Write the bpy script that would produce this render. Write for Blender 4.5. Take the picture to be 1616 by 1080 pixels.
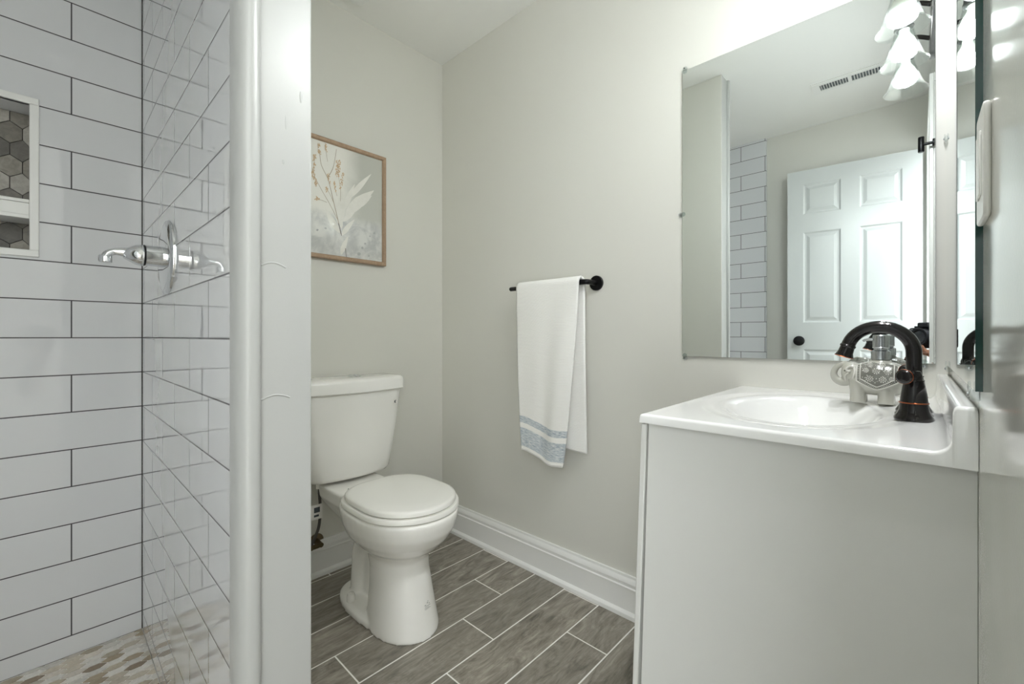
import bpy, bmesh, math, random
from mathutils import Vector, Matrix, Quaternion
for o in list(bpy.data.objects): bpy.data.objects.remove(o)
sc = bpy.context.scene
COL = sc.collection
random.seed(7)
PI = math.pi

# ---------------------------------------------------------------- camera, world, exposure
F_PX, YAW, HOR, CAM_Z = 683.74, 0.7517, 531.2, 0.954
cam = bpy.data.cameras.new('camera')
cam.sensor_fit = 'HORIZONTAL'; cam.sensor_width = 36.0
cam.lens = F_PX / 1616 * 36.0
cam.shift_y = (HOR - 540.0) / 1616.0
cam.clip_start = 0.004
camo = bpy.data.objects.new('view_camera', cam); COL.objects.link(camo)
camo.location = (0, 0, CAM_Z); camo.rotation_euler = (PI/2, 0, YAW)
sc.camera = camo
FWD = Vector((-math.sin(YAW), math.cos(YAW), 0)); RGT = Vector((math.cos(YAW), math.sin(YAW), 0))

w = bpy.data.worlds.new('daylight'); sc.world = w; w.use_nodes = True
w.node_tree.nodes['Background'].inputs[0].default_value = (0.93, 0.965, 0.985, 1)
w.node_tree.nodes['Background'].inputs[1].default_value = 1.3
BULB_STRENGTH = 57.0
sc.view_settings.view_transform = 'Standard'; sc.view_settings.look = 'None'
sc.view_settings.gamma = 1; sc.view_settings.use_curve_mapping = False
sc.view_settings.exposure = 2.45
sc.cycles.max_bounces = 14; sc.cycles.diffuse_bounces = 7; sc.cycles.glossy_bounces = 9
sc.cycles.transmission_bounces = 8; sc.cycles.transparent_max_bounces = 16
sc.cycles.use_adaptive_sampling = False
sc.cycles.caustics_reflective = False; sc.cycles.caustics_refractive = False
sc.cycles.sample_clamp_indirect = 4.0

# ---------------------------------------------------------------- dimensions (metres)
XA, YB, XR, H = -1.754, 1.358, 0.053, 2.3245      # toilet wall, towel wall, vanity wall, ceiling
YF = -0.70                                        # wall behind the camera
TX, TY = -1.734, 0.196                            # tile faces of the shower
XE, YW = -0.745, 0.303                            # end and toilet side of the partition
TILE_Z0, TILE_P, TILE_L = 1.8907, 0.1045, 0.305
PAN = 0.06

# ---------------------------------------------------------------- material helpers
class NT:
    def __init__(s, name):
        s.m = bpy.data.materials.new(name); s.m.use_nodes = True
        s.t = s.m.node_tree; s.t.nodes.clear()
        s.out = s.t.nodes.new('ShaderNodeOutputMaterial')
        s.b = s.t.nodes.new('ShaderNodeBsdfPrincipled')
        s.t.links.new(s.b.outputs[0], s.out.inputs[0])
    def n(s, typ, **kw):
        nd = s.t.nodes.new(typ)
        for k, v in kw.items(): setattr(nd, k, v)
        return nd
    def put(s, sock, v):
        if isinstance(v, bpy.types.NodeSocket): s.t.links.new(v, sock)
        else: sock.default_value = v
    def math(s, op, a, b=0.0, c=None):
        nd = s.n('ShaderNodeMath', operation=op)
        s.put(nd.inputs[0], a); s.put(nd.inputs[1], b)
        if c is not None: s.put(nd.inputs[2], c)
        return nd.outputs[0]
    def mix(s, f, a, b):
        nd = s.n('ShaderNodeMix', data_type='RGBA')
        s.put(nd.inputs[0], f); s.put(nd.inputs[6], a); s.put(nd.inputs[7], b)
        return nd.outputs[2]
    def ramp(s, f, lo, hi):
        nd = s.n('ShaderNodeMapRange', interpolation_type='SMOOTHSTEP')
        s.put(nd.inputs[0], f); nd.inputs[1].default_value = lo; nd.inputs[2].default_value = hi
        return nd.outputs[0]
    def pos(s):
        g = s.n('ShaderNodeNewGeometry'); x = s.n('ShaderNodeSeparateXYZ')
        s.t.links.new(g.outputs['Position'], x.inputs[0])
        return x.outputs[0], x.outputs[1], x.outputs[2], g.outputs['Position']
    def comb(s, x, y, z):
        nd = s.n('ShaderNodeCombineXYZ')
        for i, v in enumerate((x, y, z)): s.put(nd.inputs[i], v)
        return nd.outputs[0]
    def noise(s, vec, scale, detail=3.0, rough=.5, dist=0.0):
        nd = s.n('ShaderNodeTexNoise'); 
        if vec is not None: s.put(nd.inputs['Vector'], vec)
        nd.inputs['Scale'].default_value = scale; nd.inputs['Detail'].default_value = detail
        nd.inputs['Roughness'].default_value = rough; nd.inputs['Distortion'].default_value = dist
        return nd.outputs[0]
    def bump(s, h, strength, dist, normal=None):
        nd = s.n('ShaderNodeBump'); nd.inputs['Strength'].default_value = strength
        nd.inputs['Distance'].default_value = dist; s.put(nd.inputs['Height'], h)
        if normal is not None: s.t.links.new(normal, nd.inputs['Normal'])
        return nd.outputs[0]
    def set(s, **kw):
        for k, v in kw.items(): s.put(s.b.inputs[k.replace('_', ' ')], v)
        return s

def rgb(h):
    c = [int(h[i:i+2], 16) / 255 for i in (1, 3, 5)]
    return tuple((v/12.92 if v <= .04045 else ((v+.055)/1.055)**2.4) for v in c) + (1.0,)

def plain(name, col, rough, metal=0.0, coat=0.0, bump=0.0, bscale=300, vary=0.0, **kw):
    n = NT(name)
    c = rgb(col)
    if vary:
        _, _, _, p = n.pos()
        c2 = tuple(v*(1-vary) for v in c[:3]) + (1,)
        c = n.mix(n.noise(p, 9, 4), c, c2)
    n.set(Base_Color=c, Roughness=rough, Metallic=metal, Coat_Weight=coat, Coat_Roughness=0.04)
    if bump:
        _, _, _, p = n.pos()
        n.set(Normal=n.bump(n.noise(p, bscale, 2), bump, 0.002))
    for k, v in kw.items(): n.put(n.b.inputs[k.replace('_', ' ')], v)
    return n.m

def paint(name, col, rough, bump=.05, spec=.5):
    n = NT(name); _, _, _, p = n.pos()
    n.set(Base_Color=rgb(col), Roughness=rough, Specular_IOR_Level=spec)
    n.set(Normal=n.bump(n.noise(p, 260, 2), bump, .002, n.bump(n.noise(p, 3.0, 2), .12, .02)))
    return n.m

def tile(name, axis, u0, coat):
    """4 x 12 inch glazed subway tile in running bond, dark grout"""
    n = NT(name); x, y, z, p = n.pos()
    u = x if axis == 'x' else y
    rz = n.math('DIVIDE', n.math('SUBTRACT', TILE_Z0, z), TILE_P)
    r = n.math('FLOOR', rz); fz = n.math('SUBTRACT', rz, r)
    par = n.math('FLOORED_MODULO', r, 2.0)
    uu = n.math('ADD', n.math('DIVIDE', n.math('SUBTRACT', u, u0), TILE_L), n.math('MULTIPLY', par, .5))
    k = n.math('FLOOR', uu); fu = n.math('SUBTRACT', uu, k)
    du = n.math('MULTIPLY', n.math('MINIMUM', fu, n.math('SUBTRACT', 1.0, fu)), TILE_L)
    dz = n.math('MULTIPLY', n.math('MINIMUM', fz, n.math('SUBTRACT', 1.0, fz)), TILE_P)
    d = n.math('MINIMUM', du, dz)
    g = n.ramp(d, .0011, .0019)
    wn = n.n('ShaderNodeTexWhiteNoise', noise_dimensions='2D'); n.put(wn.inputs['Vector'], n.comb(r, k, 0.0))
    col = n.mix(n.math('MULTIPLY', wn.outputs[0], .5), rgb('#DCDDDF'), rgb('#D5D6D9'))
    n.set(Base_Color=n.mix(g, rgb('#4A474A'), col))
    rr = n.n('ShaderNodeMapRange'); n.put(rr.inputs[0], g); rr.inputs[3].default_value = .8; rr.inputs[4].default_value = .012
    n.set(Roughness=rr.outputs[0], IOR=1.5 if coat > .5 else 1.33, Coat_Weight=coat, Coat_Roughness=.0, Coat_IOR=1.5)
    pillow = n.ramp(d, .0, .005)
    tilt = n.math('MULTIPLY', n.math('SUBTRACT', wn.outputs[0], .5), n.math('MULTIPLY', fu, 1.2))
    wavy = n.math('ADD', n.noise(p, 7.0, 1.5), n.math('MULTIPLY', tilt, .25))
    n.set(Normal=n.bump(pillow, .35, .0012, n.bump(wavy, .12, .006)))
    return n.m

def floor_mat():
    n = NT('wood_look_porcelain'); x, y, z, p = n.pos()
    rx = n.math('DIVIDE', n.math('SUBTRACT', x, -1.268), .1475)
    r = n.math('FLOOR', rx); fx = n.math('SUBTRACT', rx, r)
    off = n.math('MULTIPLY', n.math('FLOORED_MODULO', n.math('MULTIPLY', r, 2.0), 3.0), 1/3)
    uy = n.math('SUBTRACT', n.math('DIVIDE', n.math('SUBTRACT', y, .583), .559), off)
    k = n.math('FLOOR', uy); fy = n.math('SUBTRACT', uy, k)
    dx = n.math('MULTIPLY', n.math('MINIMUM', fx, n.math('SUBTRACT', 1.0, fx)), .1475)
    dy = n.math('MULTIPLY', n.math('MINIMUM', fy, n.math('SUBTRACT', 1.0, fy)), .559)
    d = n.math('MINIMUM', dx, dy); g = n.ramp(d, .0017, .0026)
    wn = n.n('ShaderNodeTexWhiteNoise', noise_dimensions='2D'); n.put(wn.inputs['Vector'], n.comb(r, k, 0.0))
    idv = wn.outputs[0]
    vec = n.comb(n.math('ADD', n.math('MULTIPLY', x, 7.0), n.math('MULTIPLY', idv, 40.0)), n.math('MULTIPLY', y, 2.0), n.math('MULTIPLY', idv, 17.0))
    g1 = n.noise(vec, 3.0, 10, .68, 1.9)
    vec2 = n.comb(n.math('ADD', n.math('MULTIPLY', x, 60.0), n.math('MULTIPLY', idv, 90.0)), n.math('MULTIPLY', y, 4.5), idv)
    g2 = n.noise(vec2, 3.0, 4, .6, .5)
    t = n.math('ADD', n.math('MULTIPLY', g1, .72), n.math('MULTIPLY', g2, .28))
    cr = n.n('ShaderNodeValToRGB'); n.put(cr.inputs[0], t)
    e = cr.color_ramp.elements
    e[0].position = .34; e[0].color = rgb('#5A544C'); e[1].position = .66; e[1].color = rgb('#B5AEA2')
    m = e.new(.45); m.color = rgb('#807A70'); m2 = e.new(.55); m2.color = rgb('#999287')
    hue = n.mix(n.math('MULTIPLY', idv, .35), cr.outputs[0], rgb('#77736B'))
    n.set(Base_Color=n.mix(g, rgb('#F0EEE9'), hue), Roughness=.42)
    n.set(Normal=n.bump(n.math('ADD', g, n.math('MULTIPLY', g2, .25)), .25, .0015))
    return n.m

def attr_mat(name, rough, noise_scale=40, amount=.25, bump=0.0):
    n = NT(name); a = n.n('ShaderNodeVertexColor', layer_name='tone'); _, _, _, p = n.pos()
    nz = n.noise(p, noise_scale, 5, .6, 1.0)
    dark = n.n('ShaderNodeMix', data_type='RGBA', blend_type='MULTIPLY')
    n.put(dark.inputs[0], amount); n.put(dark.inputs[6], a.outputs[0])
    cr = n.n('ShaderNodeValToRGB'); n.put(cr.inputs[0], nz)
    cr.color_ramp.elements[0].position = .35; cr.color_ramp.elements[0].color = (.25, .24, .22, 1); cr.color_ramp.elements[1].position = .6
    n.put(dark.inputs[7], cr.outputs[0])
    n.set(Base_Color=dark.outputs[2], Roughness=rough)
    return n.m

def thin_glass(name, tint=(.97, .985, .98, 1), haze=.0):
    n = NT(name)
    tr = n.n('ShaderNodeBsdfTransparent'); tr.inputs[0].default_value = tint
    gl = n.n('ShaderNodeBsdfGlossy'); gl.inputs['Roughness'].default_value = .02
    lw = n.n('ShaderNodeLayerWeight'); lw.inputs[0].default_value = .5
    ms = n.n('ShaderNodeMixShader')
    n.put(ms.inputs[0], n.math('ADD', n.math('MULTIPLY', n.math('POWER', lw.outputs['Facing'], 4.0), .75), .04)); n.t.links.new(tr.outputs[0], ms.inputs[1]); n.t.links.new(gl.outputs[0], ms.inputs[2])
    tl_ = n.n('ShaderNodeBsdfTranslucent'); tl_.inputs[0].default_value = (.95, .97, .97, 1)
    m2 = n.n('ShaderNodeMixShader'); m2.inputs[0].default_value = haze
    n.t.links.new(ms.outputs[0], m2.inputs[1]); n.t.links.new(tl_.outputs[0], m2.inputs[2])
    n.t.links.new(m2.outputs[0], n.out.inputs[0])
    return n.m

def emit(name, col, s):
    n = NT(name); n.set(Base_Color=(.9, .9, .9, 1), Emission_Color=col, Emission_Strength=s); return n.m

M = dict(
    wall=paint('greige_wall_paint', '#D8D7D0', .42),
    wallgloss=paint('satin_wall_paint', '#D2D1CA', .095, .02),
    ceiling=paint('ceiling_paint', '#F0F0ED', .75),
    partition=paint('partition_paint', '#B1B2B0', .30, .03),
    trim=paint('white_trim_paint', '#ECECEA', .28, .02),
    door=paint('white_door_paint', '#C2C6C6', .32, .03),
    cab=plain('white_cabinet', '#E6E6E2', .38, vary=.02),
    marble=plain('cultured_marble', '#F8F8F6', .10, coat=.3),
    china=plain('vitreous_china', '#F3F2EE', .09, coat=.4),
    plastic=plain('white_plastic', '#EFEEE9', .25),
    chrome=plain('chrome', '#E2E4E6', .06, metal=1.0),
    black=plain('matte_black_metal', '#101012', .38, metal=.6),
    bronze=plain('oil_rubbed_bronze', '#1A1615', .22, metal=.75, coat=.6),
    copper=plain('worn_copper_edge', '#9A5536', .3, metal=1.0),
    dark=plain('dark_void', '#1B1A1A', .9),
    rubber=plain('black_rubber', '#17171A', .6),
    camblk=plain('black_camera_body', '#15161C', .45, bump=.2, bscale=900),
    lens=plain('lens_glass', '#0A1018', .05, coat=1.0),
    skin=plain('skin', '#9C6A52', .5, vary=.15),
    sleeve=plain('dark_sleeve_cloth', '#1D2027', .9, bump=.3, bscale=500),
    hose=plain('braided_hose', '#55534E', .45, metal=.5, bump=.5, bscale=900),
    brass=plain('aged_brass', '#6B5E48', .35, metal=1.0),
    paper=plain('paper_tag', '#E6E4DF', .7),
    grey=plain('grey_print', '#B2B3B2', .7),
    ink=plain('dark_ink', '#3A4145', .7),
    wood=None, clear=thin_glass('clear_plastic', (.93, .95, .95, 1)), shade=thin_glass('clear_shade_glass', haze=.003),
    bulb=emit('frosted_bulb', (.965, .985, 1.0, 1), BULB_STRENGTH),
    tile_left=tile('subway_tile_left', 'y', .044, .0), tile_wing=tile('subway_tile_wing', 'x', -.93, .8),
    tile_front=tile('subway_tile_front', 'x', -.921, .15),
    floor=floor_mat(), mosaic=attr_mat('marble_mosaic', .25, 60, .22), hexwood=attr_mat('hexagon_wood_look', .4, 55, .35),
    groutlight=plain('pale_grout', '#E6E3DD', .8), groutdark=plain('dark_grout', '#3A3736', .85),
    edge=plain('green_glass_edge', '#0E3A34', .12, coat=.5),
)
def mirror_mat():
    n = NT('mirror_silver'); n.set(Base_Color=(.89, .93, .925, 1), Metallic=1.0, Roughness=0.0); return n.m
M['mirror'] = mirror_mat(); M['duct'] = plain('grey_duct', '#5E6466', .8)
def wood_mat():
    n = NT('oak_frame'); x, y, z, p = n.pos()
    t = n.noise(n.comb(n.math('MULTIPLY', x, 60.0), n.math('MULTIPLY', y, 20.0), n.math('MULTIPLY', z, 20.0)), 4, 5, .6, 1.2)
    n.set(Base_Color=n.mix(t, rgb('#8A6E56'), rgb('#BEA58B')), Roughness=.5); return n.m
M['wood'] = wood_mat()

# ---------------------------------------------------------------- mesh helpers
def box(bm, a, b, mat=0):
    a, b = [min(p, q) for p, q in zip(a, b)], [max(p, q) for p, q in zip(a, b)]
    v = [bm.verts.new((x, y, z)) for x in (a[0], b[0]) for y in (a[1], b[1]) for z in (a[2], b[2])]
    fs = []
    for q in ((0, 1, 3, 2), (4, 6, 7, 5), (0, 4, 5, 1), (2, 3, 7, 6), (0, 2, 6, 4), (1, 5, 7, 3)):
        f = bm.faces.new([v[i] for i in q]); f.material_index = mat; fs.append(f)
    return fs
def loft(bm, rings, cap=True, closed=False, mat=0):
    vs = [[bm.verts.new(p) for p in r] for r in rings]
    n = len(vs[0]); m = len(vs)
    for i in range(m if closed else m - 1):
        a, b = vs[i], vs[(i+1) % m]
        for j in range(n):
            f = bm.faces.new((a[j], a[(j+1) % n], b[(j+1) % n], b[j])); f.material_index = mat
    if cap and not closed:
        bm.faces.new(list(reversed(vs[0]))).material_index = mat; bm.faces.new(vs[-1]).material_index = mat
def basis(d):
    d = Vector(d).normalized(); a = Vector((0, 0, 1)) if abs(d.z) < .9 else Vector((1, 0, 0))
    u = d.cross(a).normalized(); return u, d.cross(u).normalized()
def lathe(bm, prof, o, d, n=32, mat=0, cap=True):
    """prof = [(distance along d, radius)]"""
    o = Vector(o); d = Vector(d).normalized(); u, v = basis(d)
    loft(bm, [[o + d*t + (u*math.cos(2*PI*k/n) + v*math.sin(2*PI*k/n))*max(r, 1e-5) for k in range(n)] for t, r in prof], cap, False, mat)
def smooth_path(pts, n=8):
    P = [Vector(p) for p in pts]; out = []
    for i in range(len(P)-1):
        p0 = P[max(i-1, 0)]; p1 = P[i]; p2 = P[i+1]; p3 = P[min(i+2, len(P)-1)]
        for k in range(n):
            t = k/n
            out.append(.5*((2*p1) + (p2-p0)*t + (2*p0-5*p1+4*p2-p3)*t*t + (3*p1-p0-3*p2+p3)*t**3))
    out.append(P[-1]); return out
def tube(bm, pts, r, n=14, mat=0, flat=1.0):
    pts = [Vector(p) for p in pts]; m = len(pts)
    R = r if hasattr(r, '__len__') else [r]*m
    if len(R) != m: R = [R[0] + 0*i if len(R) == 1 else R[min(int(i/(m-1)*(len(R)-1)), len(R)-2)]*(1-((i/(m-1)*(len(R)-1)) - min(int(i/(m-1)*(len(R)-1)), len(R)-2))) + R[min(int(i/(m-1)*(len(R)-1)), len(R)-2)+1]*((i/(m-1)*(len(R)-1)) - min(int(i/(m-1)*(len(R)-1)), len(R)-2)) for i in range(m)]
    rings = []; u = None
    for i, p in enumerate(pts):
        d = (pts[min(i+1, m-1)] - pts[max(i-1, 0)]).normalized()
        if u is None: u, _ = basis(d)
        u = (u - d*u.dot(d)).normalized(); v = d.cross(u)
        rings.append([p + (u*math.cos(2*PI*k/n) + v*math.sin(2*PI*k/n)*flat)*R[i] for k in range(n)])
    loft(bm, rings, True, False, mat)
def ball(bm, c, r, n=16, mat=0):
    r = r if hasattr(r, '__len__') else (r, r, r); c = Vector(c)
    before = len(bm.faces)
    res = bmesh.ops.create_uvsphere(bm, u_segments=n, v_segments=max(6, n//2), radius=1.0)
    for v in res['verts']: v.co = c + Vector((v.co.x*r[0], v.co.y*r[1], v.co.z*r[2]))
    if mat:
        for f in {f for v in res['verts'] for f in v.link_faces}: f.material_index = mat
def prism(bm, prof, axis, a, b, mat=0):
    """2D profile extruded along an axis: axis x -> (y,z), y -> (x,z), z -> (x,y)"""
    def P(t, p): return {'x': (t, p[0], p[1]), 'y': (p[0], t, p[1]), 'z': (p[0], p[1], t)}[axis]
    loft(bm, [[P(a, p) for p in prof], [P(b, p) for p in prof]], True, False, mat)
def superellipse(cx, cy, a, b, e=2.0, n=48):
    out = []
    for k in range(n):
        t = 2*PI*k/n; c, s = math.cos(t), math.sin(t)
        out.append((cx + a*math.copysign(abs(c)**(2/e), c), cy + b*math.copysign(abs(s)**(2/e), s)))
    return out

ORIG = {}
def link(o, parent, world):
    COL.objects.link(o); ORIG[o.name] = Vector(world)
    if parent is not None:
        o.parent = parent; o.location = Vector(world) - ORIG[parent.name]
    else: o.location = world
def obj(name, bm, mats, parent=None, smooth=0.6, bevel=0.0, sub=0, world=None, seg=2):
    bmesh.ops.recalc_face_normals(bm, faces=bm.faces)
    if world is None:
        if parent is not None: world = ORIG[parent.name].copy()
        else:
            xs = [v.co for v in bm.verts]
            world = Vector(((min(p.x for p in xs)+max(p.x for p in xs))/2, (min(p.y for p in xs)+max(p.y for p in xs))/2, min(p.z for p in xs)))
    world = Vector(world)
    for v in bm.verts: v.co -= world
    me = bpy.data.meshes.new(name); bm.to_mesh(me); bm.free()
    for m in (mats if isinstance(mats, (list, tuple)) else [mats]): me.materials.append(M[m] if isinstance(m, str) else m)
    o = bpy.data.objects.new(name, me); link(o, parent, world)
    if smooth:
        for p in me.polygons: p.use_smooth = True
        me.set_sharp_from_angle(angle=smooth)
    if bevel:
        b = o.modifiers.new('bevel', 'BEVEL'); b.width = bevel; b.segments = seg; b.limit_method = 'ANGLE'; b.angle_limit = .6
        b.harden_normals = False
    if sub:
        s = o.modifiers.new('subdiv', 'SUBSURF'); s.levels = sub; s.render_levels = sub
    return o
def thing(name, loc, label, cat, group=None):
    o = bpy.data.objects.new(name, None); o.empty_display_size = .05; link(o, None, loc); return tag(o, label, cat, group)
def tag(o, label, cat, group=None):
    o['label'] = label; o['category'] = cat
    if group: o['group'] = group
    return o
def struct(name, bm, mats, parent=None, label=None, **kw):
    kw.setdefault('smooth', 0)
    o = obj(name, bm, mats, parent, **kw); o['kind'] = 'structure'
    if label: o['label'] = label
    return o
def remesh(o, vox, it=8, f=.5):
    r = o.modifiers.new('remesh', 'REMESH'); r.mode = 'VOXEL'; r.voxel_size = vox; r.use_smooth_shade = True
    s = o.modifiers.new('smooth', 'SMOOTH'); s.factor = f; s.iterations = it

B = bmesh.new
# ================================================================ THE ROOM
bm = B(); box(bm, (-1.95, -1.0, -.12), (1.6, 1.5, 0)); struct('floor', bm, 'floor', label='grey wood-look plank tile floor with white grout')
bm = B(); box(bm, (-1.95, -.80, H), (.153, 1.46, H+.1)); struct('ceiling', bm, 'ceiling', label='plain white painted ceiling')
bm = B(); box(bm, (-1.95, .25, 0), (XA, 1.46, H)); box(bm, (-1.95, -.80, 0), (-1.86, .25, H))
struct('wall_left', bm, 'wall', label='greige wall behind the toilet')
bm = B(); box(bm, (XA-.05, YB, 0), (.153, 1.46, H)); struct('wall_back', bm, 'wall', label='greige wall with the towel bar and the larger mirror')
# vanity wall with the doorway the photograph is taken from
DY0, DY1, DH = -.64, .062, 2.03
bm = B(); box(bm, (XR, DY1, 0), (.153, YB, H)); box(bm, (XR, DY0, DH), (.153, DY1, H)); box(bm, (XR, YF, 0), (.153, DY0, H))
struct('wall_right', bm, 'wallgloss', label='satin greige wall beside the vanity')
bm = B(); box(bm, (-1.86, -.80, 0), (.153, YF, H)); struct('wall_front', bm, 'wall', label='greige wall behind the open door')
# partition between shower and toilet
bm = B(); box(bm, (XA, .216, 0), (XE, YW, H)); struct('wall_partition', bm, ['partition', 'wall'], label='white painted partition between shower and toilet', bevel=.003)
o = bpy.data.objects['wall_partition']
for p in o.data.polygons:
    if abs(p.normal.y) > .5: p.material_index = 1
# dents and drywall patches on its end
bm = B()
for (y, z, wd, hh) in ((.262, 1.30, .0012, .012), (.285, 1.35, .002, .010), (.258, 1.235, .0015, .004)):
    ball(bm, (XE, y, z), (.0008, wd, hh), 10)
for z, y0, y1 in ((.855, .226, .268), (1.065, .226, .262)):
    tube(bm, [(XE-.0006, y0+(y1-y0)*t, z + .006*math.sin(t*PI)) for t in [i/10 for i in range(11)]],   .0017, 8)
tube(bm, [(XE-.0008, .275+.03*t, .21+.028*t**.6) for t in [i/8 for i in range(9)]], .0018, 8)
struct('trim_1', bm, 'partition', label='raised paint drips and dents on the partition end', smooth=.8)
# white outside corner moulding on the partition edge
prof = [(-.775, .191), (-.758, .1915), (-.749, .1935), (-.7415, .1965), (-.736, .2015), (-.7335, .207), (-.733, .214), (-.7345, .220), (-.739, .2235), (-.746, .2245), (-.775, .2245)]
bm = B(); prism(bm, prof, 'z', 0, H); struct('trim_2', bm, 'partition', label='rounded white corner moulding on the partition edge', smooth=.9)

# ---- shower tile
NY0, NY1, NZ0, NZ1 = -.33, -.035, 1.185, 1.575
def quad(bm, ps, mat=0):
    f = bm.faces.new([bm.verts.new(p) for p in ps]); f.material_index = mat; return f
bm = B()
for y0, y1, z0, z1 in ((YF, NY0, PAN, H), (NY1, .22, PAN, H), (NY0, NY1, PAN, NZ0), (NY0, NY1, NZ1, H)):
    quad(bm, [(TX, y0, z0), (TX, y1, z0), (TX, y1, z1), (TX, y0, z1)])
nb = TX - .09
quad(bm, [(TX, NY0, NZ1), (TX, NY1, NZ1), (nb, NY1, NZ1), (nb, NY0, NZ1)], 1)
quad(bm, [(TX, NY0, NZ0), (TX, NY1, NZ0), (nb, NY1, NZ0), (nb, NY0, NZ0)], 1)
quad(bm, [(TX, NY0, NZ0), (TX, NY0, NZ1), (nb, NY0, NZ1), (nb, NY0, NZ0)], 1)
quad(bm, [(TX, NY1, NZ0), (TX, NY1, NZ1), (nb, NY1, NZ1), (nb, NY1, NZ0)], 1)
quad(bm, [(nb, NY0, NZ0), (nb, NY1, NZ0), (nb, NY1, NZ1), (nb, NY0, NZ1)], 1)
struct('wall_shower_left', bm, ['tile_left', 'groutdark'], label='white subway tile wall with the recessed niche')
for p in bpy.data.objects['wall_shower_left'].data.polygons:
    if p.material_index == 1 and p.normal.x < .5 and abs(p.normal.x) < .5: p.material_index = 0
bm = B(); box(bm, (TX, TY, PAN), (-.766, .216, H)); struct('wall_shower_partition', bm, 'tile_wing', label='white subway tile wall with the shower valve')
bm = B(); box(bm, (TX-.05, YF-.01, PAN), (-.761, YF+.018, H)); struct('wall_shower_front', bm, 'tile_front', label='white subway tile wall seen in the mirror')
# dark grout line in the corner
bm = B(); box(bm, (TX-.002, TY-.0016, PAN), (TX+.0014, TY+.004, H)); struct('trim_3', bm, 'groutdark', label='dark grout line in the shower corner')

def hexcol(cols):
    c = rgb(random.choice(cols)); k = random.uniform(.85, 1.12); return (c[0]*k, c[1]*k, c[2]*k, 1)
def colour_faces(bm, faces, col):
    lay = bm.loops.layers.float_color.get('tone') or bm.loops.layers.float_color.new('tone')
    for f in faces:
        for l in f.loops: l[lay] = col
# niche back: pointy-top hexagons
bm = B(); bm.loops.layers.float_color.new('tone')
s = .0308; wv = .0465; row = 0; z = 1.470 - 7*1.5*s
while z < NZ1 + s:
    k = 0
    y = -.0495 + wv*1.5 + (wv/2 if row % 2 else 0)
    while y > NY0 - s:
        pts = []
        for a in range(6):
            t = PI/6 + a*PI/3
            pts.append((min(max(y + (wv/math.sqrt(3)-.0011)*math.cos(t), NY0+.001), NY1-.001), min(max(z + (s-.0011)*math.sin(t), NZ0+.001), NZ1-.001)))
        area = abs(sum(pts[i][0]*pts[(i+1) % 6][1]-pts[(i+1) % 6][0]*pts[i][1] for i in range(6)))/2
        if area > 2e-5:
            q = []
            for p in pts:
                if not q or (abs(p[0]-q[-1][0])+abs(p[1]-q[-1][1])) > 1e-4: q.append(p)
            f0 = set(bm.faces)
            prism(bm, q, 'x', nb, nb+.004)
            colour_faces(bm, set(bm.faces)-f0, hexcol(['#77726B', '#8B867D', '#9A958B', '#66625C', '#A8A299', '#7F7A71', '#B4B0A8']))
        y -= wv
    z += 1.5*s; row += 1
struct('trim_4', bm, 'hexwood', label='taupe hexagon mosaic on the back of the niche')
# niche edge trim and shelf
bm = B()
t0 = .018
for y0, y1, z0, z1 in ((NY0-t0, NY1+t0, NZ1, NZ1+t0), (NY0-t0, NY1+t0, NZ0-t0, NZ0), (NY1, NY1+t0, NZ0, NZ1), (NY0-t0, NY0, NZ0, NZ1)):
    box(bm, (TX-.01, y0, z0), (TX+.007, y1, z1))
struct('trim_5', bm, 'trim', label='white edge trim around the shower niche', bevel=.002)
bm = B(); box(bm, (nb, NY0, 1.278), (TX+.001, NY1, 1.310)); box(bm, (nb, NY0, 1.268), (TX+.005, NY1, 1.278)); box(bm, (nb, NY0, 1.310), (TX+.005, NY1, 1.319))
struct('trim_6', bm, 'trim', label='white shelf dividing the shower niche', bevel=.0015)
# shower floor: elongated hexagon marble mosaic
bm = B(); box(bm, (TX, YF+.018, 0), (-.83, TY, PAN-.0015)); struct('floor_shower', bm, 'groutlight', label='raised shower floor')
bm = B(); bm.loops.layers.float_color.new('tone')
hw, hl, gp = .0120, .0265, .0015
r = 0; y = TY + .004
while y > YF:
    x = TX + .004 + (hw if r % 2 else 0)
    while x < -.82:
        a_, l_ = hw-gp, hl-gp*1.5
        pts = [(x-a_, y-l_*.45), (x, y-l_), (x+a_, y-l_*.45), (x+a_, y+l_*.45), (x, y+l_), (x-a_, y+l_*.45)]
        pts = [(min(max(a, TX+.001), -.832), min(max(b, YF+.02), TY-.001)) for a, b in pts]
        area = abs(sum(pts[i][0]*pts[(i+1) % 6][1]-pts[(i+1) % 6][0]*pts[i][1] for i in range(6)))/2
        if area > 3e-5:
            q = []
            for p in pts:
                if not q or (abs(p[0]-q[-1][0])+abs(p[1]-q[-1][1])) > 1e-4: q.append(p)
            if len(q) > 2:
                f0 = set(bm.faces); prism(bm, q, 'z', PAN-.003, PAN)
                colour_faces(bm, set(bm.faces)-f0, hexcol(['#DCD8D0', '#E2DED8', '#D8D0C5', '#DDD9D2', '#CFC6B6', '#BBB09C', '#A89A84', '#978673', '#C9BFAF', '#E0DCD5']))
        x += 2*hw
    y -= 1.45*hl; r += 1
struct('floor_shower_mosaic', bm, 'mosaic', label='tan and white elongated hexagon marble mosaic')
bm = B(); box(bm, (-.83, YF+.018, 0), (-.745, .190, .12)); struct('trim_7', bm, 'trim', label='white shower curb', bevel=.004)

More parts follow.
